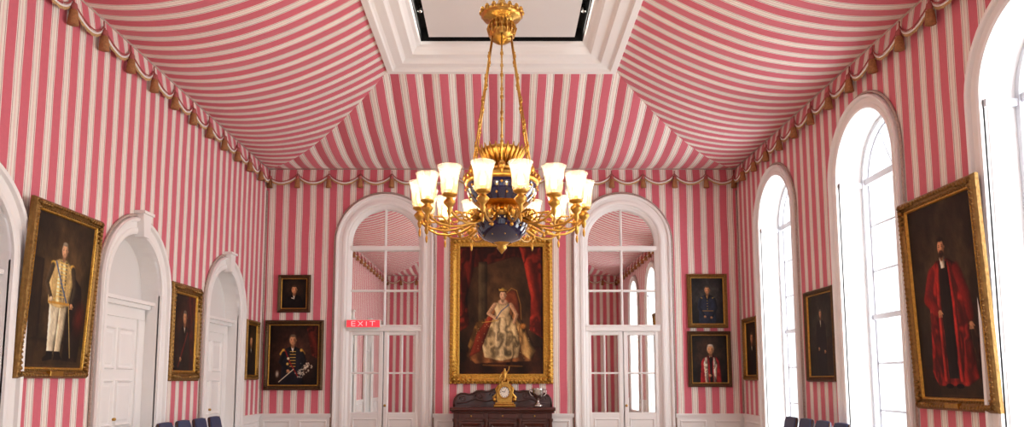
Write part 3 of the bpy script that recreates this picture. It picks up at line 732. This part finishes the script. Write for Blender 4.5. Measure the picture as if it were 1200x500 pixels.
# ------------------------------------------------------------ sideboard + ornaments
e=empty('carved_sideboard',(0.02,YB-.02,0))
mm=M()
mm.bbox(-1.06,1.06,-.62,-.06,.0,.12,MAHOG); mm.bbox(-1.03,1.03,-.58,-.06,.12,.95,MAHOG)
mm.bbox(-1.1,1.1,-.66,-.06,.96,1.03,MAHOG,.02); mm.bbox(-1.07,1.07,-.63,-.06,.92,.97,MAHOG,.02)
for sx in(-1.03,-.36,.36,1.03):
    mm.lathe([(.05,.12),(.05,.17),(.035,.2),(.045,.5),(.035,.72),(.055,.76),(.055,.8)],MAHOG,(sx*.965,-.6,0),14)
for a,b in((-.92,-.4),(-.3,.3),(.4,.92)):
    mm.bbox(a,b,-.605,-.57,.8,.91,MAHOG); mm.bbox(a,b,-.6,-.57,.17,.75,MAHOG)
    mm.rectloops(a+.05,b-.05,.22,.70,[(0,-.6),(.02,-.62),(.05,-.6)],MAHOG)
    mm.sphere(((a+b)/2,-.615,.855),.02,GOLD,8)
    mm.sphere(((a+b)/2,-.6,.46),.09,MAHOG,12)
mm.obj('cabinet',e)
mm=M()
half=[(0,1.44),(.1,1.43),(.2,1.40),(.28,1.36),(.36,1.35),(.45,1.37),(.56,1.36),(.64,1.31),(.72,1.29),(.82,1.31),(.9,1.31),(.98,1.27),(1.03,1.2),(1.05,1.12),(1.05,1.03)]
poly=[(-x,z) for x,z in half[::-1]]+[(x,z) for x,z in half[1:]]
mm.prism(poly,-.10,-.05,MAHOG)
mm.tube([(x,-.1,z) for x,z in poly],.022,MAHOG,7)
for sx in(-1,1):
    for cx,cz,rr in((.86,1.19,.08),(.5,1.25,.09),(.2,1.28,.08)):
        mm.tube([(sx*(cx+math.cos(t*.55)*rr*(1-t/16)),-.11,cz+math.sin(t*.55)*rr*(1-t/16)) for t in range(15)],.014,MAHOG,6)
    mm.tube([(sx*.12,-.11,1.2),(sx*.35,-.12,1.14),(sx*.6,-.12,1.2),(sx*.78,-.11,1.12),(sx*.98,-.11,1.1)],.016,MAHOG,6)
mm.obj('carved_backboard',e)
e=empty('gilt_mantel_clock',(.06,YB-.36,1.031)); e.scale=(1,1,1.12); mm=M()
mm.bbox(-.23,.23,-.11,.11,.0,.05,GOLD,.015); mm.bbox(-.2,.2,-.09,.09,.05,.09,GOLD,.01)
for sx in(-1,1):
    for sy in(-1,1): mm.sphere((sx*.19,sy*.08,.02),.02,GOLD)
    mm.tube([(sx*.2,0,.1),(sx*.23,0,.18),(sx*.16,0,.26),(sx*.18,0,.34),(sx*.12,0,.42)],[.03,.035,.022,.03,.015],GOLD,8)
    mm.sphere((sx*.21,-.03,.14),.045,GOLD,8)
mm.prism([(-.15,.09),(.15,.09),(.17,.2),(.15,.32),(.12,.42),(.06,.47),(-.06,.47),(-.12,.42),(-.15,.32),(-.17,.2)],-.07,.07,GOLD)
pts=[(.115*math.cos(2*pi*k/24),-.078,.28+.115*math.sin(2*pi*k/24)) for k in range(25)]
mm.tube(pts,.016,GOLD,6)
mm.add([(x*.95,-.076,.28+(z-.28)*.95) for x,y,z in pts[:-1]],[tuple(range(24))],DIAL)
for k in range(12):
    a=2*pi*k/12; mm.box(.088*math.cos(a)-.005,.088*math.cos(a)+.005,-.08,-.077,.28+.088*math.sin(a)-.01,.28+.088*math.sin(a)+.01,INK)
mm.tube([(0,-.082,.28),(.03,-.082,.34)],.004,INK,4); mm.tube([(0,-.082,.28),(-.06,-.082,.30)],.004,INK,4)
mm.obj('case',e)
def skinfig(name,parent,verts,edges,rad,mat,root=0,sub=1):
    me=bpy.data.meshes.new(name); me.from_pydata(verts,edges,[]); o=bpy.data.objects.new(name,me); bpy.context.collection.objects.link(o)
    md=o.modifiers.new('s','SKIN'); 
    for i,r in enumerate(rad): me.skin_vertices[0].data[i].radius=(r,r)
    me.skin_vertices[0].data[root].use_root=True; md.use_smooth_shade=True
    o.modifiers.new('d','SUBSURF').levels=sub; o.modifiers['d'].render_levels=sub; me.materials.append(mat); o.parent=parent; return o
fv=[(0,0,.5),(0,0,.58),(0,0,.65),(0,0,.69),(0,0,.735),(.05,0,.65),(.09,-.02,.70),(.1,-.03,.77),(-.05,0,.64),(-.1,-.02,.58),(-.12,-.04,.52),(.04,-.03,.5),(.07,-.1,.5),(.07,-.11,.42),(-.04,-.03,.5),(-.06,-.1,.49),(-.05,-.1,.40)]
fe=[(0,1),(1,2),(2,3),(3,4),(2,5),(5,6),(6,7),(2,8),(8,9),(9,10),(0,11),(11,12),(12,13),(0,14),(14,15),(15,16)]
skinfig('figure',e,fv,fe,[.04,.035,.038,.018,.035,.02,.016,.01,.02,.016,.011,.028,.022,.012,.028,.022,.012],GOLD)
e=empty('silver_trophy_cup',(.77,YB-.34,1.031)); mm=M()
mm.lathe([(.001,0),(.1,0),(.1,.04),(.07,.06),(.03,.1),(.02,.14),(.04,.17),(.09,.22),(.12,.3),(.115,.36),(.135,.40),(.13,.4),(.105,.36),(.05,.22),(.001,.2)],SILVER,seg=24)
for sx in(-1,1): mm.tube([(sx*.11,0,.36),(sx*.17,0,.37),(sx*.18,0,.3),(sx*.14,0,.24),(sx*.08,0,.22)],.011,SILVER,7)
mm.obj('cup',e)

e=empty('exit_sign',(-3.02,YB-.07,2.82)); e.scale=(1,1,.9); mm=M()
mm.bbox(-.38,.38,-.03,.03,-.10,.10,STONE,.01)
mm.box(-.36,.36,-.033,-.03,-.085,.085,EXITP)
def bar(x0,z0,x1,z1): mm.tube([(x0,-.036,z0),(x1,-.036,z1)],.009,EXITR,4)
def E(x): 
    bar(x,-.055,x,.055)
    for z in(-.055,0,.055): bar(x,z,x+.08,z)
E(-.25); bar(-.11,-.055,-.01,.055); bar(-.11,.055,-.01,-.055); bar(.07,-.055,.07,.055); bar(.2,-.055,.2,.055); bar(.14,.055,.26,.055)
mm.obj('sign_box',e)

# ------------------------------------------------------------ chairs
def chair(loc,rot):
    e=empty('upholstered_chair',loc,rot); mm=M()
    for sx in(-1,1):
        mm.tube([(sx*.22,-.22,0),(sx*.22,-.22,.42)],[.016,.024],WOODD,8)
        mm.tube([(sx*.2,.27,0),(sx*.21,.22,.42),(sx*.22,.27,.7),(sx*.22,.31,.98)],[.016,.024,.02,.016],WOODD,8)
    mm.box(-.24,.24,-.24,.24,.38,.43,WOODD); mm.obj('wood_frame',e)
    mm=M(); 
    prof=[(.0,.43),(.22,.43),(.25,.45),(.25,.49),(.22,.52),(.0,.53)]
    mm.lathe([(r*1.3+1e-4,z) for r,z in prof],NAVY,(0,0,0),4,False)
    mm.v=[((x*math.cos(pi/4)-y*math.sin(pi/4))*.78,(x*math.sin(pi/4)+y*math.cos(pi/4))*.78,z) for x,y,z in mm.v]
    mm.obj('seat',e)
    mm=M(); vs=[];fs=[]
    n=20; ol=[]
    for k in range(n):
        a=2*pi*k/n; c,s=math.cos(a),math.sin(a)
        ol.append((.235*math.copysign(abs(c)**.35,c),.21*math.copysign(abs(s)**.35,s)))
    for d,sc in((-.035,.85),(-.03,.96),(0,1),(.03,.96),(.035,.85)):
        for x,z in ol: vs.append((x*sc,.275+d+z*.2,.785+z*sc))
    for k in range(4):
        for i in range(n): fs.append((k*n+i,k*n+(i+1)%n,(k+1)*n+(i+1)%n,(k+1)*n+i))
    fs+= [tuple(range(n)),tuple(range(4*n,5*n))]
    mm.add(vs,fs,NAVY,False); mm.obj('back_cushion',e)
for k in range(4):
    chair((-4.55,11.2+k*.64,0),pi/2); chair((4.55,11.1+k*.64,0),-pi/2)

# ------------------------------------------------------------ lights
def area(name,loc,rot,sx,sy,en,col=(1,1,1)):
    l=bpy.data.lights.new(name,'AREA'); l.shape='RECTANGLE'; l.size=sx; l.size_y=sy; l.energy=en; l.color=col
    o=bpy.data.objects.new(name,l); bpy.context.collection.objects.link(o); o.location=loc; o.rotation_euler=rot; return o
for y in WIN_Y: area('daylight',(XW+.95,y,3.0),(0,pi/2,0),5.2,2.2,270,(.99,.985,.98))
for x in REAR_FILL_X: area('daylight',(x,YR-.5,2.9),(-pi/2,0,0),1.9,5,240,(1,.975,.945))  # added fill lamps behind the invented rear windows, lighting paintings and back wall
for sx in(-1,1):
    area('cove_light',(sx*1.32,8.9,7.5),(0,0,0),.1,7.2,32,(1,.93,.84))
wd=bpy.data.worlds.new('World'); bpy.context.scene.world=wd; wd.use_nodes=True
bg=wd.node_tree.nodes['Background']; bg.inputs[0].default_value=(.93,.96,1,1); bg.inputs[1].default_value=1.5

# ------------------------------------------------------------ camera
cam=bpy.data.cameras.new('camera'); co=bpy.data.objects.new('camera',cam); bpy.context.collection.objects.link(co)
cam.sensor_width=36; cam.sensor_fit='HORIZONTAL'; cam.lens=900/1200*36
cam.shift_x=12/1200; cam.shift_y=95/1200
co.location=(0,0,1.6); co.rotation_euler=(pi/2+math.atan(100/900),0,0)
bpy.context.scene.camera=co
vs=bpy.context.scene.view_settings; vs.view_transform='Standard'; vs.look='None'; vs.exposure=.08
